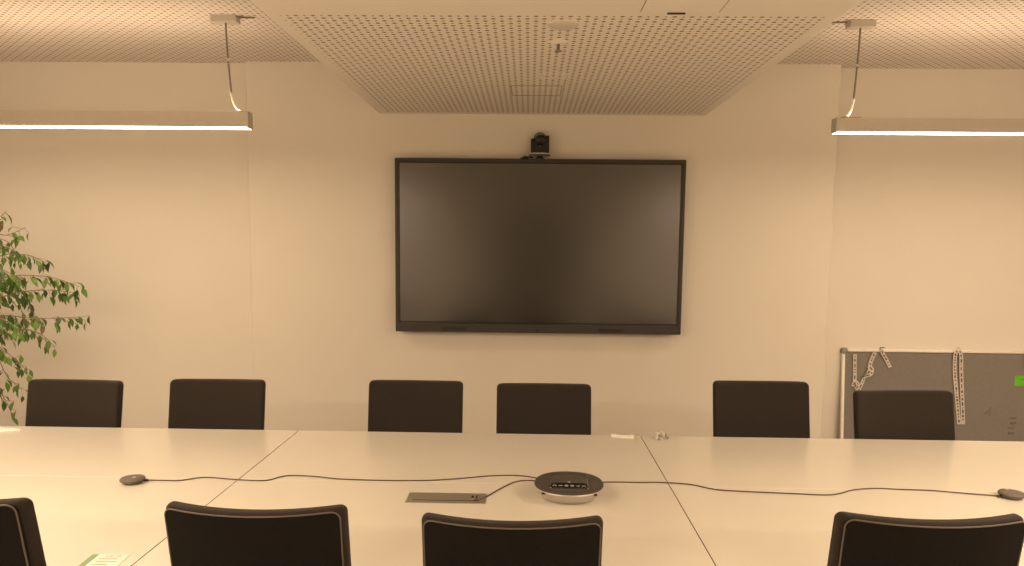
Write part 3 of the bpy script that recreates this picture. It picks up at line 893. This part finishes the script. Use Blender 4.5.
# limbs that reach into view: start near the trunk, arch and hang
B = [
    ([W(-3.60, 4.78, 1.45), W(-3.42, 4.74, 1.68), W(-3.30, 4.72, 1.74), W(-3.245, 4.70, 1.79)], 4, .9),
    ([W(-3.60, 4.78, 1.40), W(-3.40, 4.74, 1.60), W(-3.25, 4.72, 1.66), W(-3.13, 4.70, 1.69)], 5, .8),
    ([W(-3.60, 4.78, 1.35), W(-3.40, 4.70, 1.57), W(-3.28, 4.66, 1.60), W(-3.20, 4.64, 1.585)], 14, .35),
    ([W(-3.60, 4.80, 1.25), W(-3.40, 4.82, 1.48), W(-3.20, 4.80, 1.55), W(-3.07, 4.78, 1.49)], 17, .35),
    ([W(-3.60, 4.76, 1.20), W(-3.40, 4.66, 1.45), W(-3.22, 4.60, 1.45), W(-3.10, 4.58, 1.36)], 18, .25),
    ([W(-3.60, 4.78, 1.12), W(-3.35, 4.76, 1.35), W(-3.05, 4.74, 1.38), W(-2.84, 4.74, 1.32)], 26, .25),
    ([W(-3.60, 4.80, 1.08), W(-3.36, 4.84, 1.28), W(-3.12, 4.84, 1.32), W(-2.90, 4.82, 1.28)], 22, .25),
    ([W(-3.60, 4.78, 1.00), W(-3.36, 4.74, 1.13), W(-3.08, 4.72, 1.15), W(-2.80, 4.70, 1.135)], 26, .25),
    ([W(-3.60, 4.76, 0.95), W(-3.38, 4.64, 1.13), W(-3.20, 4.58, 1.12), W(-3.08, 4.56, 1.05)], 18, .2),
    ([W(-3.60, 4.80, 0.90), W(-3.38, 4.84, 1.06), W(-3.18, 4.84, 1.03), W(-3.06, 4.82, 0.94)], 13, .3),
    ([W(-3.60, 4.78, 0.85), W(-3.40, 4.72, 1.00), W(-3.26, 4.70, 0.92), W(-3.17, 4.68, 0.82)], 14, .25),
    ([W(-3.60, 4.78, 0.80), W(-3.42, 4.76, 0.90), W(-3.32, 4.74, 0.80), W(-3.24, 4.74, 0.66)], 11, .3),
    ([W(-3.60, 4.78, 0.75), W(-3.44, 4.76, 0.76), W(-3.36, 4.74, 0.62), W(-3.30, 4.74, 0.48)], 8, .4),
    ([W(-3.60, 4.78, 1.30), W(-3.45, 4.70, 1.50), W(-3.34, 4.62, 1.42), W(-3.27, 4.60, 1.26)], 22, .2),
    ([W(-3.60, 4.78, 1.20), W(-3.45, 4.84, 1.36), W(-3.30, 4.86, 1.30), W(-3.22, 4.86, 1.16)], 22, .2),
    ([W(-3.60, 4.78, 1.05), W(-3.45, 4.68, 1.25), W(-3.32, 4.62, 1.15), W(-3.24, 4.60, 1.00)], 20, .2),
]
for pts, nl, st in B:
    pts = [Vector(p) + Vector((0.03 * i / 3, 0, rnd.uniform(-.045, .045) if 0 < i < 3 else rnd.uniform(-.015, .015))) for i, p in enumerate(pts)]
    branch(pts, int(nl * 1.75), 0.070, st * .7)
for k in range(20):          # the rest of the crown, outside the picture
    a = radians(60 + 240 * (k + .5) / 20); z = rnd.uniform(0.7, 1.55); L = rnd.uniform(0.35, 0.62)
    branch([(0, 0, z), (0.4 * L * cos(a), 0.4 * L * sin(a), z + .2), (0.8 * L * cos(a), 0.8 * L * sin(a), z + .2), (L * cos(a), L * sin(a), z + rnd.uniform(-.05, .15))], 14, 0.064, .3)
obj('trunk', tb, M['bark'], t, wn=False)
fo = obj('foliage', lb, M['leaf'], t, wn=False)

# ------------------------------------------------------------------ light
def area(name, loc, rot, sx, sy, power, col=LIGHTC, spread=180):
    l = bpy.data.lights.new(name, 'AREA'); l.shape = 'RECTANGLE'; l.size = sx; l.size_y = sy
    l.energy = power; l.color = col; l.spread = radians(spread)
    o = bpy.data.objects.new(name, l); COL.objects.link(o); o.location = loc; o.rotation_euler = rot
    return o
# the visible pendants' own output
for x, y in ((-2.74, 4.32), (2.86, 4.37)):
    area('area_downlight', (x, y, 2.235), (0, 0, 0), 2.35, 0.06, 8)
    area('area_uplight', (x, y, 2.340), (pi, 0, 0), 2.35, 0.06, 4.8)
# added unseen area lights brightening table and far wall, beside and behind the viewpoint
for x, k in ((-2.65, 1.02), (2.85, 1.0)):
    for y, p in ((1.7, 57), (-0.8, 112)):
        area('area_downlight', (x, y, 2.225), (0, 0, 0), 2.35, 0.07, p * k)
        area('area_uplight', (x, y, 2.330), (pi, 0, 0), 2.35, 0.07, 15)
wd = bpy.data.worlds.new('world'); scene.world = wd; wd.use_nodes = True
wd.node_tree.nodes['Background'].inputs[0].default_value = (0.05, 0.04, 0.03, 1)
wd.node_tree.nodes['Background'].inputs[1].default_value = 0.2

# ------------------------------------------------------------------ camera
cd = bpy.data.cameras.new('camera')
cam = bpy.data.objects.new('camera', cd)
COL.objects.link(cam)
pitch, yaw, roll = 0.10702, 0.02133, 0.01001
fwd = Vector((-sin(yaw) * cos(pitch), cos(yaw) * cos(pitch), -sin(pitch)))
rt = Vector((cos(yaw), sin(yaw), 0)); up = rt.cross(fwd)
r_ = rt * cos(roll) + up * sin(roll); u_ = up * cos(roll) - rt * sin(roll)
mw = Matrix((( r_.x, u_.x, -fwd.x, 0), (r_.y, u_.y, -fwd.y, 0), (r_.z, u_.z, -fwd.z, 1.6196), (0, 0, 0, 1)))
cam.matrix_world = mw
cd.sensor_fit = 'HORIZONTAL'; cd.sensor_width = 36.0
cd.lens = 769.0 / 1024.0 * 36.0
cd.shift_y = 43.97 / 1024.0
cd.clip_start = 0.05
scene.camera = cam

scene.view_settings.view_transform = 'Standard'
scene.view_settings.look = 'None'
scene.view_settings.exposure = 0.0
